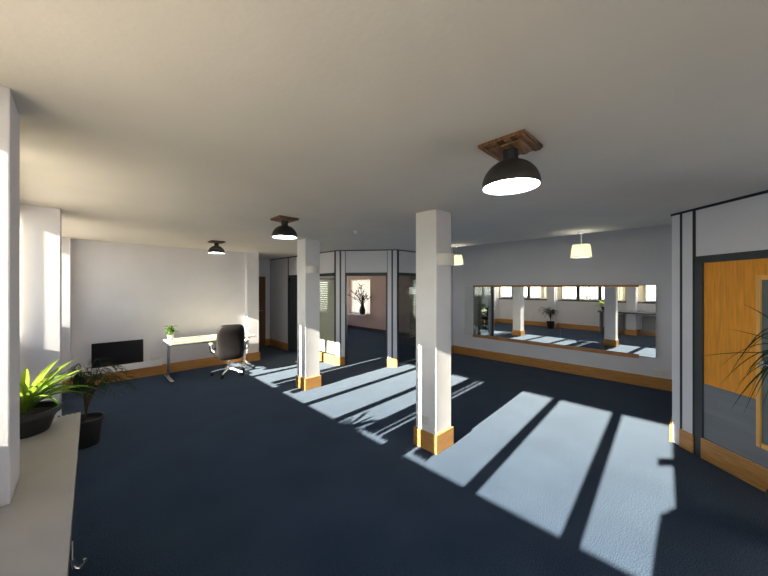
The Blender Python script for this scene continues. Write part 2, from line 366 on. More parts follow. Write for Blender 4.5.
struct(b.build('window_5', M['glass']), 'fixed glass pane in front of the venetian blind', 'window')
b = MB(); b.box(4.86, 5.90, 4.60, 4.608, 0.06, HD-0.03)
struct(b.build('window_6', M['glass_dark']), 'dark glass panel right of the office doorway', 'window')
b = MB(); b.box(XP+0.001, XP+0.09, 5.62, 6.71, 0, 0.2)
struct(b.build('trim_4', M['frame']), 'dark sill rail under the blind-covered glass', 'trim')
# venetian blinds
def venetian(y0, y1, x, z0, z1, label, alongx=False, xa=0, xb=0):
    r = thing('venetian_blind', label, 'blind', (x, y0, z0), 0, 'blinds in the glazed office')
    W = y1 - y0; n = int((z1 - z0 - 0.04)/0.05); b = MB()
    for k in range(n):
        z = 0.02 + k*0.05
        rot = Matrix.Translation((0, 0, z)) @ Matrix.Rotation(math.radians(-58), 4, 'Y' if not alongx else 'X')
        if alongx: b.box(0, W, -0.025, 0.025, -0.0008, 0.0008, rot)
        else: b.box(-0.025, 0.025, 0, W, -0.0008, 0.0008, rot)
    b.build('slats', M['venetian'], r)
    b = MB()
    if alongx: b.box(0, W, -0.02, 0.02, z1-z0-0.035, z1-z0)
    else: b.box(-0.02, 0.02, 0, W, z1-z0-0.035, z1-z0)
    b.build('headrail', M['white_plastic'], r)
    return r
venetian(5.665, 6.68, XP+0.075, 0.21, HD-0.035, 'pale horizontal blind closed behind glass left of the office doorway')
venetian(5.35, 5.88, 0, 0.21, HD-0.035, 'darker horizontal blind behind the glass right of the office doorway', True)
bpy.context.view_layer.update()
vb = [o for o in COL.objects if o.name.startswith('venetian_blind')][-1]; vb.location = (5.33, 4.67, 0.55)
# doorway in the passage: dark door leaf set back
r = sthing('door_2', 'dark brown door in the passage side of the office', 'door', (XP+0.05, 6.92, 0))
MB().box(0, 0.04, 0, 0.86, 0.005, HD-0.03).build('door_leaf', M['frame'], r, bevel=0.003)
MB().tube([(0, 0.08, 1.03), (-0.045, 0.08, 1.03), (-0.045, 0.20, 1.03)], 0.009).build('door_handle', M['chrome'], r)
r = sthing('door_3', 'brown wooden door at the passage end', 'door', (3.10, 8.87, 0))
MB().box(0, 0.72, 0, 0.028, 0.0, 2.0).build('door_frame', M['walnut'], r, bevel=0.003)
MB().box(0.05, 0.67, -0.012, 0.0, 0.005, 1.95).build('door_leaf', M['walnut'], r, bevel=0.003)
MB().tube([(0.62, -0.012, 1.03), (0.62, -0.05, 1.03), (0.52, -0.05, 1.03)], 0.009).build('door_handle', M['chrome'], r)
o = thing('wall_switch', 'small white switch on the passage panel', 'switch', (XP-0.001, 8.62, 1.28))
MB().box(-0.012, 0, -0.04, 0.04, -0.04, 0.04).build('face_plate', M['white_plastic'], o, bevel=0.003)
MB().box(-0.016, -0.012, -0.012, 0.012, -0.02, 0.02).build('switch', M['white_plastic'], o)

# office interior
b = MB(); b.box(8.0, 8.2, 4.6, 5.0, 0, H); b.box(8.0, 8.2, 5.0, 7.0, 0, 0.63); b.box(8.0, 8.2, 5.0, 7.0, 2.01, H); b.box(8.0, 8.2, 7.0, 9.03, 0, H); b.box(8.0, 8.2, 10.27, 11.2, 0, H); b.box(8.0, 8.2, 9.03, 10.27, 0, 0.63); b.box(8.0, 8.2, 9.03, 10.27, 2.01, H)
b.box(4.07, 4.5, 11.0, 11.2, 0, H); b.box(7.5, 8.2, 11.0, 11.2, 0, H); b.box(4.5, 7.5, 11.0, 11.2, 0, 0.63); b.box(4.5, 7.5, 11.0, 11.2, 2.01, H); b.box(3.98, 4.07, 9.1, 11.2, 0, H); b.box(7.12, 8.2, 4.56, 4.66, 0, H)
struct(b.build('wall_office_rear', M['mauve']), 'mauve painted walls inside the office', 'wall')
bb('baseboard_office_rear', MB().box(7.97, 8.002, 4.66, 11.0, 0, 0.12), 'dark skirting inside the office')
bpy.data.objects['baseboard_office_rear'].data.materials[0] = M['winframe']
r = sthing('window_7', 'bright curtained window inside the office', 'window', (8.08, 9.03, 0.63))
f = MB(); f.box(0, 0.05, 0, 1.24, 0, 0.04); f.box(0, 0.05, 0, 1.24, 1.34, 1.38); f.box(0, 0.05, 0, 0.04, 0.04, 1.34); f.box(0, 0.05, 1.20, 1.24, 0.04, 1.34)
f.build('window_frame', M['white_plastic'], r)
MB().box(0.02, 0.026, 0.04, 1.20, 0.04, 1.34).build('pane', M['glass'], r)
pl = bpy.data.lights.new('portal', 'AREA'); pl.shape = 'RECTANGLE'; pl.size = 1.2; pl.size_y = 1.36; pl.cycles.is_portal = True
po = bpy.data.objects.new('portal', pl); COL.objects.link(po); po.location = (8.17, 9.65, 1.32); po.rotation_euler = (PI/2, 0, PI/2)
r = sthing('window_8', 'extra window added behind the dark glass to brighten the office', 'window', (8.08, 5.0, 0.63))  # extra opening, added to bring more daylight into the office
f = MB(); f.box(0, 0.05, 0, 2.0, 0, 0.04); f.box(0, 0.05, 0, 2.0, 1.34, 1.38); f.box(0, 0.05, 0, 0.04, 0.04, 1.34); f.box(0, 0.05, 1.96, 2.0, 0.04, 1.34); f.box(0, 0.05, 0.98, 1.02, 0.04, 1.34)
f.build('window_frame', M['white_plastic'], r)
for a in (0.04, 1.02): MB().box(0.02, 0.026, a, a+0.94, 0.04, 1.34).build('pane', M['glass'], r)
pl = bpy.data.lights.new('portal', 'AREA'); pl.shape = 'RECTANGLE'; pl.size = 2.0; pl.size_y = 1.36; pl.cycles.is_portal = True
po = bpy.data.objects.new('portal', pl); COL.objects.link(po); po.location = (8.17, 6.0, 1.32); po.rotation_euler = (PI/2, 0, PI/2)
# curtain
b = MB(); n = 90; pr = None
for i in range(n+1):
    y = 9.06 + 1.18*i/n; x = 8.045 + 0.014*math.sin(i*0.75) + 0.006*math.sin(i*0.31)
    row = [b.bm.verts.new((x, y, 0.66)), b.bm.verts.new((x, y, 1.99))]
    if pr: b.bm.faces.new((pr[0], row[0], row[1], pr[1]))
    pr = row
o = b.build('voile_curtain', M['voile'], smooth=True); tag(o, 'thin white curtain glowing over the office window', 'curtain')
# vase with twigs on the sill
MB().box(-0.36, 0.0, -0.02, 1.26, -0.03, 0.0).build('window_sill', M['white_plastic'], bpy.data.objects['window_7'], bevel=0.004)
r = sthing('window_9', 'unseen end window added to brighten the office', 'window', (4.5, 11.08, 0.63))  # end-wall opening out of view, added as more fill light for the office
f = MB(); f.box(0, 3.0, 0, 0.05, 0, 0.04); f.box(0, 3.0, 0, 0.05, 1.34, 1.38); f.box(0, 0.04, 0, 0.05, 0.04, 1.34); f.box(2.96, 3.0, 0, 0.05, 0.04, 1.34); f.box(1.48, 1.52, 0, 0.05, 0.04, 1.34)
f.build('window_frame', M['white_plastic'], r)
for a in (0.04, 1.52): MB().box(a, a+1.44, 0.02, 0.026, 0.04, 1.34).build('pane', M['glass'], r)
pl = bpy.data.lights.new('portal', 'AREA'); pl.shape = 'RECTANGLE'; pl.size = 3.0; pl.size_y = 1.36; pl.cycles.is_portal = True
po = bpy.data.objects.new('portal', pl); COL.objects.link(po); po.location = (6.0, 11.17, 1.32); po.rotation_euler = (-PI/2, 0, 0)
vx, vy = 7.86, 9.32
r = thing('vase', 'dark vase of bare twigs on the sill of the curtained office window', 'vase', (vx, vy, 0.63))
MB().lathe([(0.07, 0), (0.11, 0.06), (0.12, 0.16), (0.08, 0.30), (0.055, 0.36), (0.07, 0.40)], 24, None, True).build('vase_body', M['twig'], r, True)
b = MB(); rnd = random.Random(4)
for k in range(13):
    a = rnd.uniform(0, 2*PI); sy = (k-6)/6*0.62; zz = 0; sx = rnd.uniform(-0.3, 0.05); hh = rnd.uniform(0.45, 0.85)*(1 - 0.35*abs(k-6)/6)
    pts = [(0, 0, 0.36), (sx*0.3, sy*0.35, 0.36+hh*0.5), (sx*0.7, sy*0.75, 0.36+hh*0.85), (sx, sy, 0.36+hh)]
    b.tube(pts, 0.012, 5, 0.007)
    for q in range(5):
        t = rnd.uniform(0.4, 1); c = Vector((sx*t, sy*t*0.9, 0.36+hh*t)); d = Vector((rnd.uniform(-.1, .1), rnd.uniform(-.16, .16), rnd.uniform(0.02, .14)))
        b.tube([c, c+d], 0.014, 4, 0.005)
b.build('twigs', M['twig'], r)

# ---------------------------------------------------------------- right box with door
Q1 = Vector((4.66, 0.26, 0))
mq = Matrix.Identity(4); mq.col[0][:3] = (-VD)[:]; mq.col[1][:3] = (VD.y, -VD.x, 0); mq.col[2][:3] = (0, 0, 1); mq.col[3][:3] = Q1[:]
b = MB(mq); b.box(0, 0.094, 0, 0.1, 0, H-0.02); b.box(0.116, 0.229, 0, 0.1, 0, H-0.02)
struct(b.build('trim_5', M['panel'], bevel=0.004), 'white double post left of the oak door', 'post')
b = MB(mq); b.box(0.092, 0.118, -0.001, 0.09, 0, H-0.02); b.box(0.229, 0.252, -0.001, 0.09, 0, H-0.02)
b.box(-0.01, 1.64, -0.006, 0.1, H-0.022, H)
struct(b.build('trim_6', M['black']), 'black joint lines around the oak door posts', 'trim')
b = MB(mq); b.box(0.25, 1.30, 0.01, 0.08, HD+0.03, H-0.022); b.box(1.30, 1.64, 0, 0.1, 0, H-0.022)
Q2 = Q1 - VD*1.64
b.m = Matrix.Identity(4); b.box(Q2.x, Q2.x+0.1, -3.4, Q2.y-0.002, 0, H); b.box(4.76, 6.92, 0.16, 0.26, 0, H)
struct(b.build('wall_near_right', M['panel']), 'grey-white panels above and beside the oak door', 'wall')
b = MB(mq); b.box(0.10, 0.245, -0.016, 0.0, 0, 0.19); b.box(0.325, 1.28, -0.016, 0.004, 0, 0.20); b.box(1.30, 1.64, -0.016, 0, 0, 0.19)
b.m = Matrix.Identity(4); b.box(4.64, 6.92, 0.26, 0.278, 0, 0.19)
bb('baseboard_near_right', b, 'honey oak skirting along the oak door side')
r = sthing('door_1', 'honey oak door with grey lower panel and glazed vision strip', 'door', Q1, 0)
r.matrix_world = mq
MB().box(0.238, 0.325, 0.0, 0.09, 0, HD).box(0.238, 1.30, 0.0, 0.09, HD-0.04, HD+0.03).box(1.235, 1.30, 0.0, 0.09, 0, HD).build('door_frame', M['frame'], r, bevel=0.003)
MB().box(0.325, 0.775, 0.02, 0.06, 0.74, HD-0.04).box(0.775, 1.02, 0.02, 0.06, 1.785, HD-0.04).box(1.02, 1.235, 0.02, 0.06, 0.005, HD-0.04).build('door_leaf', M['oak_door'], r)
MB().box(0.325, 0.775, 0.016, 0.06, 0.2, 0.74).box(0.775, 1.02, 0.016, 0.06, 0.2, 0.36).build('lower_panel', M['kick'], r)
f = MB(); f.box(0.770, 0.800, 0.004, 0.03, 0.345, 1.80); f.box(0.995, 1.035, 0.004, 0.03, 0.345, 1.80); f.box(0.806, 0.995, 0.004, 0.03, 0.345, 0.385); f.box(0.806, 0.995, 0.004, 0.03, 1.76, 1.80)
f.build('glazing_bead', M['oak_light'], r, bevel=0.004)
MB().box(0.800, 0.995, 0.02, 0.03, 0.385, 1.76).build('vision_panel', M['vision'], r)
MB().box(0.818, 0.835, -0.012, 0.02, 1.03, 1.09).tube([(0.826, -0.012, 1.06), (0.826, -0.045, 1.06), (0.90, -0.045, 1.06)], 0.008).build('door_handle', M['chrome'], r)

# ---------------------------------------------------------------- mirror
r = thing('long_mirror', 'long low wall mirror reflecting the window side, oak strips above and below', 'mirror', (6.914 - 0.0695, 0, 0), -0.0165)
for yb_, g_ in ((0.66, 0.060), (1.66, 0.044), (2.66, 0.028)): MB().box(0.0, g_, yb_-0.03, yb_+0.03, 0.55, 1.68).build('mounting_batten', M['oak'], r)
ys = [0.58, 1.30, 2.03, 2.76, 3.48, 4.21]
for a, c in zip(ys, ys[1:]):
    MB().box(-0.006, 0.0, a+0.0008, c-0.0008, 0.525, 1.725).build('mirror_panel', M['mirror'], r)
for z0, z1 in ((0.478, 0.545), (1.70, 1.738)):
    b = MB()
    for a, c in ((0.80, 1.55), (1.552, 2.70), (2.702, 3.98)): b.box(-0.024, -0.006, a, c, z0, z1)
    b.build('oak_strip', M['redoak'], r, bevel=0.003)
o = thing('double_socket', 'white double socket box on the mirror wall just above the skirting', 'socket', (6.92, 0.52, 0.28))
for s in (-1, 1):
    MB().box(-0.022, 0, s*0.05-0.045, s*0.05+0.045, -0.045, 0.045).build('face_plate', M['white_plastic'], o, bevel=0.003)
    MB().box(-0.026, -0.022, s*0.05-0.015, s*0.05+0.015, -0.012, 0.012).build('switch', M['white_plastic'], o)

# ---------------------------------------------------------------- vertical blinds on the windows
def vblind(a, c, label, runs):
    r = thing('vertical_blind', label, 'blind', (-0.455, (a+c)/2, 1.20), 0, 'vertical blinds drawn aside at the windows')
    cy = (a+c)/2
    MB().box(-0.02, 0.02, a-cy+0.01, c-cy-0.01, 1.20, 1.235).build('headrail', M['white_plastic'], r)
    first = None
    for (y0, y1, st) in runs:
        y = y0 + st*0.5
        while y < y1:
            if first is None:
                first = MB().box(-0.044, 0.044, -0.0012, 0.0012, 0.0, 1.20).build('slat', M['slat'], r); s = first
            else:
                s = first.copy(); COL.objects.link(s); s.parent = r
            s.location = (0, y-cy, 0); s.rotation_euler = (0, 0, math.radians(48 + random.uniform(-4, 4)))
            y += st
vblind(-3.08, -0.71, 'cream vertical blind on the window behind the photographer', [(-3.05, -2.75, 0.05), (-1.05, -0.74, 0.05)])
vblind(-0.44, 1.945, 'cream vertical blind above the near end of the grey shelf', [(-0.42, -0.09, 0.045), (1.71, 1.90, 0.045)])
vblind(2.215, 4.585, 'cream vertical blind on the window behind the lime spider plant', [(2.235, 2.39, 0.045), (2.42, 2.45, 0.03), (2.49, 2.67, 0.045), (4.385, 4.53, 0.045)])
vblind(4.86, 7.20, 'cream vertical blind on the window beside the desk', [(4.88, 5.02, 0.045), (5.07, 5.20, 0.045), (7.07, 7.16, 0.045)])

# ---------------------------------------------------------------- shelf
r = thing('window_shelf', 'deep grey laminate shelf running under the window from the near left', 'shelf', (0, 0, 0))
b = MB(); ye = 3.03; ZT = 0.83
y0s = 0.42; fx = lambda y: -0.005 - 0.016*(ye - y)
b.prism([(-0.204, y0s), (fx(y0s), y0s), (fx(ye), ye), (-0.204, ye)], ZT-0.03, ZT); b.box(-0.488, -0.204, y0s, 1.943, ZT-0.03, ZT); b.box(-0.488, -0.204, 2.217, ye, ZT-0.03, ZT)
b.build('shelf_top', M['counter'], r)
MB().prism([(fx(y0s)-0.023, y0s), (fx(y0s), y0s), (fx(ye), ye), (fx(ye)-0.023, ye)], ZT-0.065, ZT-0.03).build('front_edge', M['frame'], r)
b = MB()
k = 0
while -0.48 + k*0.026 < -0.02:
    b.box(-0.48+k*0.026, -0.468+k*0.026, ye-0.012, ye+0.004, ZT, ZT+0.004); k += 1
b.build('slotted_edge', M['black'], r)
for y in (0.45, 2.98): MB().box(-0.46, -0.08, y-0.012, y+0.012, 0.0, ZT-0.03).build('bracket', M['radiator'], r)
for (ya, yb) in ((0.55, 1.80), (2.30, 2.90)):
    q = thing('radiator', 'grey panel radiator under the shelf, ' + ('nearer the camera' if ya < 1 else 'beyond the window column'), 'radiator', (-0.40, ya, 0.0), 0, 'radiators under the shelf')
    wd = yb-ya; b = MB(); b.box(0.0, 0.02, 0, wd, 0.14, 0.70)
    n = int(wd/0.04)
    for i in range(n): b.box(0.02, 0.032, 0.006+i*wd/n, 0.028+i*wd/n, 0.16, 0.68)
    b.box(-0.05, 0.0, 0.1, 0.16, 0.3, 0.6); b.box(-0.05, 0.0, wd-0.16, wd-0.1, 0.3, 0.6); b.box(-0.07, -0.05, 0.1, 0.16, 0.2, 0.66); b.box(-0.07, -0.05, wd-0.16, wd-0.1, 0.2, 0.66)
    b.build('panel', M['radiator'], q, bevel=0.002)
    MB().tube([(0.01, -0.04, 0.0), (0.01, -0.04, 0.18)], 0.008).tube([(0.01, -0.045, 0.17), (0.01, 0.01, 0.17)], 0.009).build('pipe', M['chrome'], q)
    MB().tube([(0.01, wd-0.01, 0.17), (0.01, wd+0.045, 0.17)], 0.009).tube([(0.01, wd+0.04, 0.0), (0.01, wd+0.04, 0.18)], 0.008).build('pipe', M['chrome'], q)
    MB().cyl(0.01, -0.04, 0.17, 0.24, 0.017).build('valve', M['white_plastic'], q, True)
o = thing('cable_clip', 'small chrome hook on a hanging cord below the shelf edge', 'hook', (-0.0245, 1.62, 0.0))
MB().tube([(0, 0, 0.765), (0.0, 0, 0.70)], 0.0025, 6).build('cord', M['white_plastic'], o)
MB().tube([(0, 0, 0.70), (0.004, 0, 0.665), (0.018, 0.004, 0.652), (0.03, 0.006, 0.662), (0.033, 0.006, 0.678)], 0.005, 8).build('hook', M['chrome'], o, True)

# ---------------------------------------------------------------- plants
def pot_mesh(rt, rb, h, rim=0.012):
    return MB().lathe([(0.001, 0.0), (rb, 0), (rb+0.002, 0.004), ((rb+rt)/2, h*0.5), (rt, h-0.03), (rt+rim, h-0.028), (rt+rim, h), (rt-0.004, h), (rt-0.008, h-0.03), (rt-0.012, h-0.04)], 36)
r = thing('spider_plant', 'lime green strap-leaved plant in a black bowl on the grey shelf', 'potted plant', (-0.25, 2.83, ZT+0.001))
pot_mesh(0.150, 0.11, 0.135).build('pot', M['pot'], r, True)
MB().lathe([(0.001, 0.108), (0.08, 0.112), (0.136, 0.102)], 30).build('soil', M['soil'], r)
rnd = random.Random(11); b = MB(); b2 = MB()
for k in range(26):
    az = 2*PI*k/26 + rnd.uniform(-.2, .2); ln = rnd.uniform(0.10, 0.30); t = b if rnd.random() < 0.6 else b2
    t.leaf((0.03*math.cos(az), 0.03*math.sin(az), 0.13), az, ln, rnd.uniform(0.10, 0.20), rnd.uniform(0.0, 0.10), rnd.uniform(0.010, 0.016))
for az, ln, ri, dr in ((-0.65, 0.27, 0.24, 0), (-0.4, 0.24, 0.19, 0), (-0.85, 0.20, 0.22, 0), (-1.9, 0.13, 0.24, 0), (-2.4, 0.2, 0.22, 0), (0.1, 0.26, 0.2, 0), (0.75, 0.30, 0.24, 0.05), (1.0, 0.26, 0.25, 0.02), (2.6, 0.20, 0.24, 0.0), (-0.6, 0.13, 0.24, 0.0), (1.6, 0.24, 0.22, 0.02), (2.1, 0.2, 0.2, 0.0)):
    b.leaf((0, 0, 0.13), az, ln, ri, 0.0, 0.019, 9, 0.36)
b2.leaf((0, 0.02, 0.13), 0.55, 0.46, 0.12, 0.16, 0.012); b2.leaf((0.02, 0.02, 0.13), 0.35, 0.40, 0.10, 0.20, 0.011); b2.leaf((0.02, 0.0, 0.13), 0.9, 0.5, 0.09, 0.12, 0.010)
b.build('lime_leaves', M['leaf_lime'], r, True); b2.build('trailing_leaves', M['leaf_green'], r, True)

r = thing('potted_palm', 'dark feathery palm in a black pot on the carpet beyond the shelf', 'potted plant', (0.03, 4.66, 0))
pot_mesh(0.148, 0.115, 0.29).build('pot', M['pot'], r, True)
MB().lathe([(0.001, 0.258), (0.08, 0.262), (0.139, 0.252)], 30).build('soil', M['soil'], r)
rnd = random.Random(5); b = MB(); s = MB()
for k in range(21):
    az = 2*PI*k/21 + rnd.uniform(-.3, .3); ln = rnd.uniform(0.22, 0.40); ri = rnd.uniform(0.45, 0.72); dr = rnd.uniform(0.05, 0.25)
    if math.cos(az) < -0.1: ln *= 0.3
    h = Vector((math.cos(az), math.sin(az), 0)); pts = []
    for i in range(9):
        t = i/8; pts.append(Vector((0, 0, 0.26)) + h*ln*(t**1.5) + Vector((0, 0, ri*math.sin(t*PI*0.6) - dr*t**3)))
    s.tube(pts, 0.005, 5, 0.002)
    for i in range(3, 9):
        for sg in (-1, 1):
            for u in (0, 0.5):
                c = pts[i] if u == 0 or i == 8 else (pts[i] + pts[i+1])/2
                if c.x + 0.16*min(0, math.cos(az + sg*0.95)) < -0.17: continue
                b.leaf(c, az + sg*rnd.uniform(0.7, 1.2), rnd.uniform(0.10, 0.17), 0.01, rnd.uniform(0.03, 0.09), 0.0042, 5)
s.build('stems', M['cane'], r); b.build('fronds', M['leaf_dark'], r)

r = thing('dracaena', 'tall dark plant with long drooping narrow leaves in front of the oak door', 'potted plant', (3.40, -0.44, 0))
pot_mesh(0.14, 0.11, 0.28).build('pot', M['pot'], r, True)
MB().lathe([(0.001, 0.248), (0.08, 0.252), (0.13, 0.242)], 30).build('soil', M['soil'], r)
MB().tube([(0, 0, 0.24), (0.02, 0.01, 0.6), (0.0, 0.0, 1.25)], 0.017, 10, 0.012).build('stem', M['cane'], r, True)
rnd = random.Random(9); b = MB()
for k in range(40):
    az = 2*PI*k*0.618 + rnd.uniform(-.2, .2); ln = rnd.uniform(0.24, 0.42); ri = rnd.uniform(0.02, 0.32); dr = rnd.uniform(0.25, 0.55)
    d = math.cos(az)*VD.y - math.sin(az)*VD.x            # >0 : away to the right (wall side)
    if d > 0.3: ln *= 0.75
    b.leaf((0, 0, 1.14 + 0.12*rnd.random()), az, ln, ri, dr, 0.0085, 11)
AL = math.atan2(VD.x, -VD.y)
for da, ln, ri, dr, arc in ((0.1, 0.44, 0.35, 0.0, 0.3), (-0.1, 0.46, 0.18, 0.0, 0.35), (0.0, 0.70, 0.05, 0.05, 0.5), (0.2, 0.36, 0.05, 0.36, 0.62), (-0.2, 0.32, 0.06, 0.46, 0.62), (-0.3, 0.42, 0.09, 0.30, 0.62), (0.45, 0.4, 0.06, 0.5, 0.62)):
    b.leaf((0, 0, 1.24), AL+da, ln, ri, dr, 0.0065, 12, arc)
b.build('leaves', M['leaf_dark'], r)

# ---------------------------------------------------------------- screen
r = thing('television', 'flat black screen propped on the ledge above the far skirting', 'television', (0.475, 7.36, 0.30))
mt2 = Matrix.Rotation(math.radians(-2), 4, 'X')
MB(mt2).box(-0.355, 0.355, -0.016, 0.018, 0, 0.42).build('casing', M['screen'], r, bevel=0.004)
MB(mt2).box(-0.343, 0.343, -0.0185, -0.016, 0.014, 0.408).build('screen', M['screen'], r)
struct(MB().box(-0.12, 1.12, 7.30, 7.40, 0.19, 0.30).build('trim_7', M['column'], bevel=0.004), 'white boxed ledge above the far skirting', 'trim')
o = thing('wall_socket', 'white socket on the far wall between the black screen and the desk', 'socket', (1.02, 7.30, 0.355))
MB().box(-0.07, 0.07, 0.02, 0.055, -0.055, 0.035).build('face_plate', M['white_plastic'], o, bevel=0.003)
for xx in (-0.04, 0.015): MB().box(xx, xx+0.025, 0.016, 0.02, -0.015, 0.01).build('switch', M['white_plastic'], o)
tvd = bpy.data.objects['television']; tvd.location.y = 7.345

# ---------------------------------------------------------------- desk
r = thing('desk', 'cream rectangular desk on chrome cantilever legs against the far wall', 'desk', (1.11, 6.47, 0))
DW, DD = 1.48, 0.72
MB().box(0, DW, 0, DD, 0.68, 0.705).build('desktop', M['cream'], r, bevel=0.004)
for x in (0.03, DW-0.10):
    lg = MB(); lg.box(x-0.022, x+0.022, 0.36, 0.42, 0.03, 0.66); lg.box(x-0.02, x+0.02, 0.10, 0.62, 0.65, 0.68)
    lg.box(x-0.028, x+0.028, 0.03, 0.66, 0.012, 0.045)
    L_ = lg.build('leg', M['chrome'], r, bevel=0.004)
    for yy in (0.06, 0.63): MB().cyl(x, yy, 0, 0.012, 0.018).build('foot_pad', M['black'], L_)
MB().box(0.05, DW-0.12, 0.38, 0.40, 0.60, 0.625).build('crossbar', M['chrome'], r, bevel=0.003)
r = thing('small_plant', 'small light green plant in a pale pot on the left end of the desk', 'potted plant', (1.20, 7.00, 0.705))
MB().lathe([(0.001, 0), (0.03, 0), (0.042, 0.06), (0.044, 0.07), (0.038, 0.07), (0.035, 0.06)], 20).build('pot', M['white_plastic'], r, True)
MB().lathe([(0.001, 0.06), (0.036, 0.058)], 16).build('soil', M['soil'], r)
r.scale = (1.3, 1.3, 1.35)
b = MB(); rnd = random.Random(2)
for k in range(46):
    az = rnd.uniform(0, 2*PI); b.leaf((rnd.uniform(-.03, .03), rnd.uniform(-.03, .03), 0.06+rnd.uniform(0, .09)), az, rnd.uniform(0.03, 0.09), rnd.uniform(0.01, 0.07), 0.01, 0.013, 5)
b.build('leaves', M['leaf_green'], r)

# ---------------------------------------------------------------- office chair
r = thing('office_chair', 'black leather high-backed swivel chair with pale arms at the desk', 'chair', (2.06, 6.46, 0), math.radians(-10))
b = MB()
for k in range(5):
    a = 2*PI*k/5 + 0.4; c, s_ = math.cos(a), math.sin(a)
    m_ = Matrix.Rotation(a, 4, 'Z')
    b.m = m_; b.tube([(0.02, 0, 0.115), (0.14, 0, 0.105), (0.30, 0, 0.072)], 0.026, 8, 0.015)
b.m = Matrix.Identity(4); b.cyl(0, 0, 0.08, 0.15, 0.045)
bs = b.build('star_base', M['chrome'], r, True)
for k in range(5):
    a = 2*PI*k/5 + 0.4; m_ = Matrix.Translation((0.30*math.cos(a), 0.30*math.sin(a), 0)) @ Matrix.Rotation(a+0.6, 4, 'Z')
    q = MB(m_); q.tube([(0, -0.022, 0.028), (0, -0.006, 0.028)], 0.028, 16); q.tube([(0, 0.006, 0.028), (0, 0.022, 0.028)], 0.028, 16); q.tube([(0, 0, 0.028), (0, 0, 0.07)], 0.008, 8)
    q.build('caster', M['black'], bs, True)
MB().cyl(0, 0, 0.14, 0.26, 0.028).cyl(0, 0, 0.26, 0.38, 0.017).build('gas_lift', M['chrome'], r, True)
MB().box(-0.11, 0.11, -0.13, 0.13, 0.375, 0.405).build('tilt_plate', M['black'], r, bevel=0.006)
MB().pillow((0, 0.02, 0.455), (0.26, 0.25, 0.065), 0.42).build('seat', M['leather'], r, True)
def bend(p):
    z = p.z/0.34
    p.x *= 1.0 - 0.12*max(0, z)**2 - 0.06*max(0, -z)**2
    p.y += -0.05*z + 0.035*(p.x/0.26)**2 + 0.02*math.cos(z*4)
    return p
MB().pillow((0, -0.25, 0.665), (0.242, 0.060, 0.335), 0.34, 40, 28, bend).build('backrest', M['leather'], r, True)
MB().pillow((0, -0.20, 0.60), (0.20, 0.05, 0.12), 0.5).pillow((0, -0.225, 0.86), (0.20, 0.045, 0.09), 0.5).build('back_cushion', M['leather'], r, True)
MB().tube([(0, -0.02, 0.39), (0, -0.20, 0.40), (0, -0.23, 0.43), (0, -0.24, 0.46)], 0.02, 8).build('back_bracket', M['black'], r, True)
for s_ in (-1, 1):
    ar = MB().tube([(s_*0.20, 0.10, 0.42), (s_*0.30, 0.10, 0.44), (s_*0.315, 0.06, 0.54), (s_*0.315, 0.02, 0.61), (s_*0.315, -0.10, 0.615), (s_*0.31, -0.19, 0.54), (s_*0.27, -0.24, 0.50)], 0.017, 10).build('armrest', M['chrome'], r, True)
    MB().pillow((s_*0.315, -0.03, 0.635), (0.030, 0.12, 0.016), 0.5, 18, 10).build('arm_pad', M['white_plastic'], ar, True)

# ---------------------------------------------------------------- dome ceiling lamps
lab = ['dark dome lamp on a square wooden plate, largest and nearest', 'dark dome lamp on a wooden plate, middle one left of the further column', 'dark dome lamp over the desk, smallest and furthest']
def dome_lamp():
    r = thing('dome_lamp', lab[0], 'ceiling lamp', (1.733, 0.766, H), 0, 'dome ceiling lamps')
    p = MB(); p.box(-0.13, 0.13, -0.13, 0.13, -0.018, 0); p.build('mounting_plate', M['pallet'], r, bevel=0.004)
    p = MB()
    for a in (-0.104, -0.035, 0.035, 0.104): p.box(-0.125, 0.125, a-0.017, a+0.017, -0.027, -0.018)
    p.box(-0.09, 0.09, -0.09, 0.09, -0.036, -0.027); p.build('plate_slats', M['pallet'], r, bevel=0.003)
    MB().cyl(0, 0, -0.095, -0.036, 0.040, 24, 0.043).cyl(0, 0, -0.115, -0.095, 0.022).build('lamp_neck', M['black'], r, True)
    R = 0.155; tilt = Matrix.Translation((0, 0, -0.086)) @ Matrix.Rotation(math.radians(-0.5), 4, VD)
    prof = [(0.024, 0.0)] + [(R*math.sin(t), -R*0.93*(1-math.cos(t))-0.001) for t in [PI/2*i/14 for i in range(2, 15)]]
    hh = R*0.93
    inn = [(max(0.001, rr-0.006), zz-0.004) for rr, zz in prof]
    sh = MB(tilt).lathe([(0.001, 0.001)] + prof + [(R, -hh-0.008)], 48).build('lamp_shade', M['dome_out'], r, True)
    MB(tilt).lathe([(R-0.0005, -hh-0.008), (R-0.006, -hh-0.008)] + inn[::-1], 48).build('shade_lining', M['dome_in'], sh, True)
    MB(tilt).lathe([(0.001, -hh+0.012), (R-0.012, -hh+0.012), (R-0.012, -hh+0.016), (0.001, -hh+0.016)], 40).build('diffuser', M['bulb'], r)
    return r
d0 = dome_lamp()
for i, (x, y) in enumerate(((1.70, 3.42), (1.70, 5.98))):
    c = copy_tree(d0); c.location = (x, y, H); c['label'] = lab[i+1]; c.scale = [(0.93,)*3, (0.86,)*3][i]
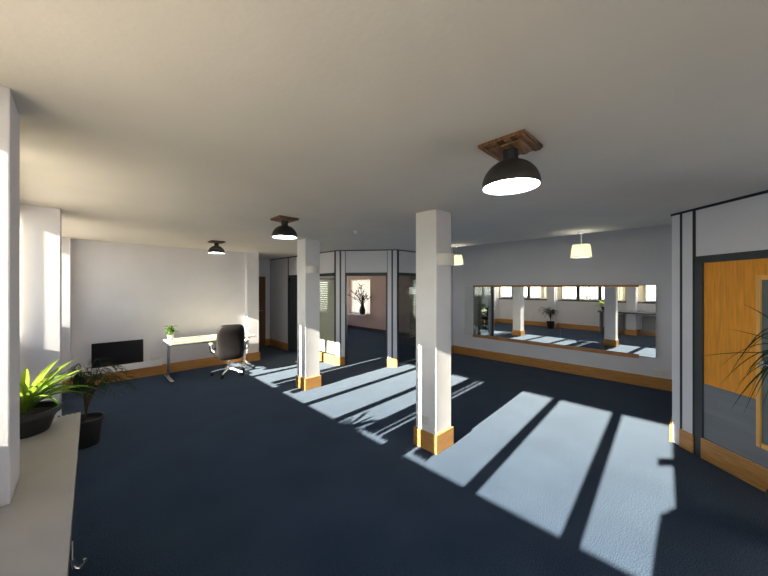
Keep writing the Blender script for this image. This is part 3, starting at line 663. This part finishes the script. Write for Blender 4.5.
# ---------------------------------------------------------------- pendants
def pendant():
    r = thing('pendant_lamp', 'cream pleated pendant lamp hanging in front of the mirror, right of the two', 'pendant lamp', (5.20, 1.26, H), 0, 'pleated pendant lamps')
    MB().lathe([(0.001, 0), (0.05, 0), (0.045, -0.015), (0.012, -0.03), (0.001, -0.03)], 24).build('ceiling_rose', M['white_plastic'], r, True)
    MB().tube([(0, 0, -0.02), (0, 0, -0.20)], 0.0055, 8).build('cord', M['white_plastic'], r)
    b = MB(); seg = 96; rings = []
    for rr, z in ((0.106, -0.185), (0.118, -0.25), (0.126, -0.33), (0.130, -0.375)):
        rings.append([b.bm.verts.new(((rr+0.003*(i % 2))*math.cos(2*PI*i/seg), (rr+0.003*(i % 2))*math.sin(2*PI*i/seg), z)) for i in range(seg)])
    for p, q in zip(rings, rings[1:]):
        for i in range(seg): b.bm.faces.new((p[i], p[(i+1) % seg], q[(i+1) % seg], q[i]))
    sh = b.build('lamp_shade', M['shade'], r)
    MB().tube([(0.106*math.cos(a), 0.106*math.sin(a), -0.187) for a in [2*PI*i/24 for i in range(25)]], 0.003, 6).tube([(-0.106, 0, -0.2), (0.106, 0, -0.2)], 0.0025, 6).build('shade_ring', M['white_plastic'], sh)
    MB().pillow((0, 0, -0.29), (0.036, 0.036, 0.05), 1.0, 20, 12).build('bulb', M['bulb_w'], r, True)
    MB().cyl(0, 0, -0.245, -0.19, 0.017).build('lamp_holder', M['white_plastic'], r, True)
    MB().lathe([(0.001, -0.362), (0.124, -0.362), (0.124, -0.366), (0.001, -0.366)], 32).build('diffuser', M['bulb_w'], r)
    return r
p0 = pendant()
c = copy_tree(p0); c.location = (5.20, 3.36, H); c['label'] = 'cream pleated pendant lamp seen just right of the nearest column'
for y in (1.26, 3.36):
    L_ = bpy.data.lights.new('pendant_light', 'POINT'); L_.energy = 1.3; L_.shadow_soft_size = 0.04; L_.color = (1, 0.95, 0.85)
    lo = bpy.data.objects.new('pendant_light', L_); COL.objects.link(lo); lo.location = (5.20, y, H-0.235)
# ---------------------------------------------------------------- wall lamps on the columns
def sconce(x, y, z, label):
    r = thing('wall_lamp', label, 'wall lamp', (x, y, z), 0, 'plaster wall lamps on the columns')
    b = MB(); n = 16; pts = [(0.115*math.cos(PI+PI*i/n), 0.10*math.sin(PI+PI*i/n)) for i in range(n+1)]
    pin = [(0.107*math.cos(PI+PI*i/n), 0.092*math.sin(PI+PI*i/n)-0.0) for i in range(n+1)]
    b.prism(pts + pin[::-1], -0.06, 0.06); b.prism(pin, -0.055, -0.05); b.build('shade', M['sconce'], r, True)
    MB().box(-0.06, 0.06, -0.012, 0.0, -0.045, 0.045).build('back_plate', M['white_plastic'], r)
    return r
sconce(2.732, 1.914, 1.985, 'white half-round wall lamp on the nearest column')
sconce(2.787, 4.595, 1.99, 'white half-round wall lamp on the further column')
r = thing('smoke_detector', 'small round white smoke detector on the ceiling between the columns', 'smoke detector', (2.83, 3.47, H))
MB().lathe([(0.001, 0), (0.05, 0), (0.05, -0.015), (0.038, -0.035), (0.001, -0.038)], 28).build('housing', M['white_plastic'], r, True)
MB().cyl(0, 0, -0.043, -0.037, 0.014).build('sensor_cap', M['white_plastic'], r, True)

# ---------------------------------------------------------------- outside
struct(MB().box(-70, -0.75, -50, 60, -3.6, -3.5).build('ground', M['asphalt']), 'paved ground outside the windows', 'ground')
struct(MB().box(10.5, 70, -50, 60, -3.6, -3.5).build('ground_rear', M['asphalt']), 'paved ground outside the office window', 'ground')
r = thing('building', 'long cream building across the yard seen through the windows', 'building', (-26, 0, -3.5))
MB().box(-6, 0, -30, 40, 0, 3.6).build('facade', M['stone'], r)
for k in range(11):
    for z in (1.0,):
        f = MB().box(-0.05, 0.05, -28+k*6, -25.4+k*6, z, z+1.5).build('window', M['white_plastic'], r)
        MB().box(0.05, 0.07, -27.8+k*6, -25.6+k*6, z+0.15, z+1.35).build('pane', M['frame'], f)
MB().box(-6.2, 0.25, -30.2, 40.2, 3.6, 3.9).build('roof', M['frame'], r)
r = thing('bare_tree', 'leafless young tree close outside the windows', 'tree', (-3.3, 4.15, -3.5))
rnd = random.Random(3); b = MB(); b.tube([(0, 0, 0), (0.05, 0.03, 3), (0, 0.1, 4.9)], 0.09, 10, 0.04).build('trunk', M['bark'], r, True)
b = MB()
for k in range(12):
    z = 3.6+k*0.22; a = rnd.uniform(0, 2*PI); l = rnd.uniform(0.5, 0.9)
    d = Vector((math.cos(a)*0.9, 0.55*math.sin(a), 1)); p0_ = Vector((0, 0.08, z)) if z < 4.8 else Vector((0, 0.1, 4.85))
    p1_ = p0_ + d*l*0.5; p2_ = p0_ + d*l + Vector((0, 0, 0.1)); b.tube([p0_, p1_, p2_], 0.014, 6, 0.005)
    b.tube([p1_, p1_+Vector((rnd.uniform(-.3, .3), rnd.uniform(-.2, .2), 0.35))], 0.007, 5, 0.003)
b.build('branches', M['bark'], r)

# ---------------------------------------------------------------- the photographer (stands behind the camera, only the shadow is in view)
def skinned(name, pts, edges, material, parent, root=0, sub=2):
    me = bpy.data.meshes.new(name); me.from_pydata([p[:3] for p in pts], edges, [])
    o = bpy.data.objects.new(name, me); COL.objects.link(o); o.parent = parent
    md = o.modifiers.new('skin', 'SKIN'); md.use_smooth_shade = True
    for i, p in enumerate(pts):
        rx = p[3]; ry = p[4] if len(p) > 4 else rx
        me.skin_vertices[0].data[i].radius = (rx, ry); me.skin_vertices[0].data[i].use_root = (i == root)
    sb = o.modifiers.new('sub', 'SUBSURF'); sb.levels = sub; sb.render_levels = sub
    me.materials.append(material)
    return o
pr_ = thing('person', 'person in dark jumper and jeans holding up a phone in the right hand', 'person', (-0.18, -0.188, 0), TH-PI/2)
V = [(0, 0, 0.98, .13, .10), (0, 0, 1.18, .12, .09), (0, 0, 1.38, .15, .10), (0, 0, 1.50, .055), (0, 0.02, 1.57, .055), (0, 0.03, 1.64, .075, .09), (0, 0.03, 1.72, .075, .09), (0, 0.02, 1.78, .05)]
E = [(i, i+1) for i in range(7)]
for sx in (-1, 1):
    n = len(V)
    V += [(sx*.10, 0, .92, .085), (sx*.11, 0.01, .50, .058), (sx*.12, -0.01, .10, .042), (sx*.13, 0.06, .045, .04, .03), (sx*.135, 0.15, .03, .035, .022)]
    E += [(0, n), (n, n+1), (n+1, n+2), (n+2, n+3), (n+3, n+4)]
    n = len(V)
    if sx < 0: V += [(-.18, 0, 1.42, .055), (-.245, -.01, 1.14, .042), (-.25, .06, .90, .028), (-.25, .08, .83, .018, .032), (-.25, .095, .78, .015, .034)]
    else: V += [(.17, 0, 1.43, .055), (.25, .09, 1.17, .042), (.15, .18, 1.46, .030), (.113, .215, 1.58, .026, .02), (.103, .228, 1.63, .030, .016)]
    E += [(2, n), (n, n+1), (n+1, n+2), (n+2, n+3), (n+3, n+4)]
    k = n+4
    for f in range(4):
        m_ = len(V); ln_ = (0.026, 0.03, 0.03, 0.024)[f]
        if sx < 0:
            y = .062 + f*0.021; V += [(-.25, y, .755, .0085), (-.247, y+.004, .735-ln_*0.5, .0085), (-.238, y+.004, .722-ln_*1.3, .008)]
        else:
            z = 1.645 + f*0.019; V += [(.116-0.002*f, .230, z, .0085), (.106-ln_*0.3, .246, z+.008, .0085), (.096-ln_, .249, z+.010, .008)]
        E += [(k, m_), (m_, m_+1), (m_+1, m_+2)]
    m_ = len(V); V += [(-.232, .125, .79, .010), (-.225, .14, .75, .009)] if sx < 0 else [(.093, .220, 1.655, .010), (.068, .222, 1.675, .009)]; E += [(k, m_), (m_, m_+1)]
body = skinned('body', V, E, M['skin'], pr_)
J = [(0, 0, 0.96, .155, .125), (0, 0, 1.18, .17, .125), (0, 0, 1.39, .19, .125), (0, 0, 1.47, .085, .08)]; JE = [(0, 1), (1, 2), (2, 3)]
for sx in (-1, 1):
    n = len(J); J += [(-.185, 0, 1.40, .072), (-.245, -.01, 1.14, .060), (-.25, .05, .93, .042)] if sx < 0 else [(.175, 0, 1.42, .072), (.25, .09, 1.165, .056), (.155, .17, 1.43, .042)]; JE += [(2, n), (n, n+1), (n+1, n+2)]
skinned('jumper', J, JE, M['shirt'], pr_)
J = [(0, 0, 1.0, .15, .12)]; JE = []
for sx in (-1, 1):
    n = len(J); J += [(sx*.10, 0, .88, .105), (sx*.11, 0.01, .50, .078), (sx*.12, -0.01, .09, .062)]; JE += [(0, n), (n, n+1), (n+1, n+2)]
skinned('jeans', J, JE, M['jeans'], pr_)
for sx in (-1, 1):
    MB().pillow((sx*.133, 0.065, .045), (.048, .135, .045), 0.6).build('shoe', M['shoe'], pr_, True)
    MB().pillow((sx*.03, .118, 1.685), (.014, .008, .008), 1.0, 14, 8).build('eye', M['dome_in'], pr_, True)
    MB().pillow((sx*.088, .03, 1.675), (.010, .018, .030), 0.9, 12, 8).build('ear', M['skin'], pr_, True)
MB().pillow((0, .128, 1.655), (.014, .018, .026), 0.9, 12, 8).build('nose', M['skin'], pr_, True)
MB().pillow((0, .118, 1.615), (.026, .006, .007), 0.9, 14, 6).build('mouth', M['mauve'], pr_, True)
MB().pillow((0, 0.0, 1.735), (.092, .10, .072), 0.85, 24, 14).build('hair', M['hair'], pr_, True)
ph = thing('phone', 'black phone held level at eye height in a raised hand', 'phone', (-VD.x*0.016 + VD.y*0.005, -VD.y*0.016 - VD.x*0.005, 1.70), TH-PI/2)
MB().box(-.078, .078, -.004, .004, -.037, .037).build('casing', M['screen'], ph, bevel=0.002)
MB().box(-.073, .073, -.0048, -.0042, -.033, .033).build('screen', M['vision'], ph)
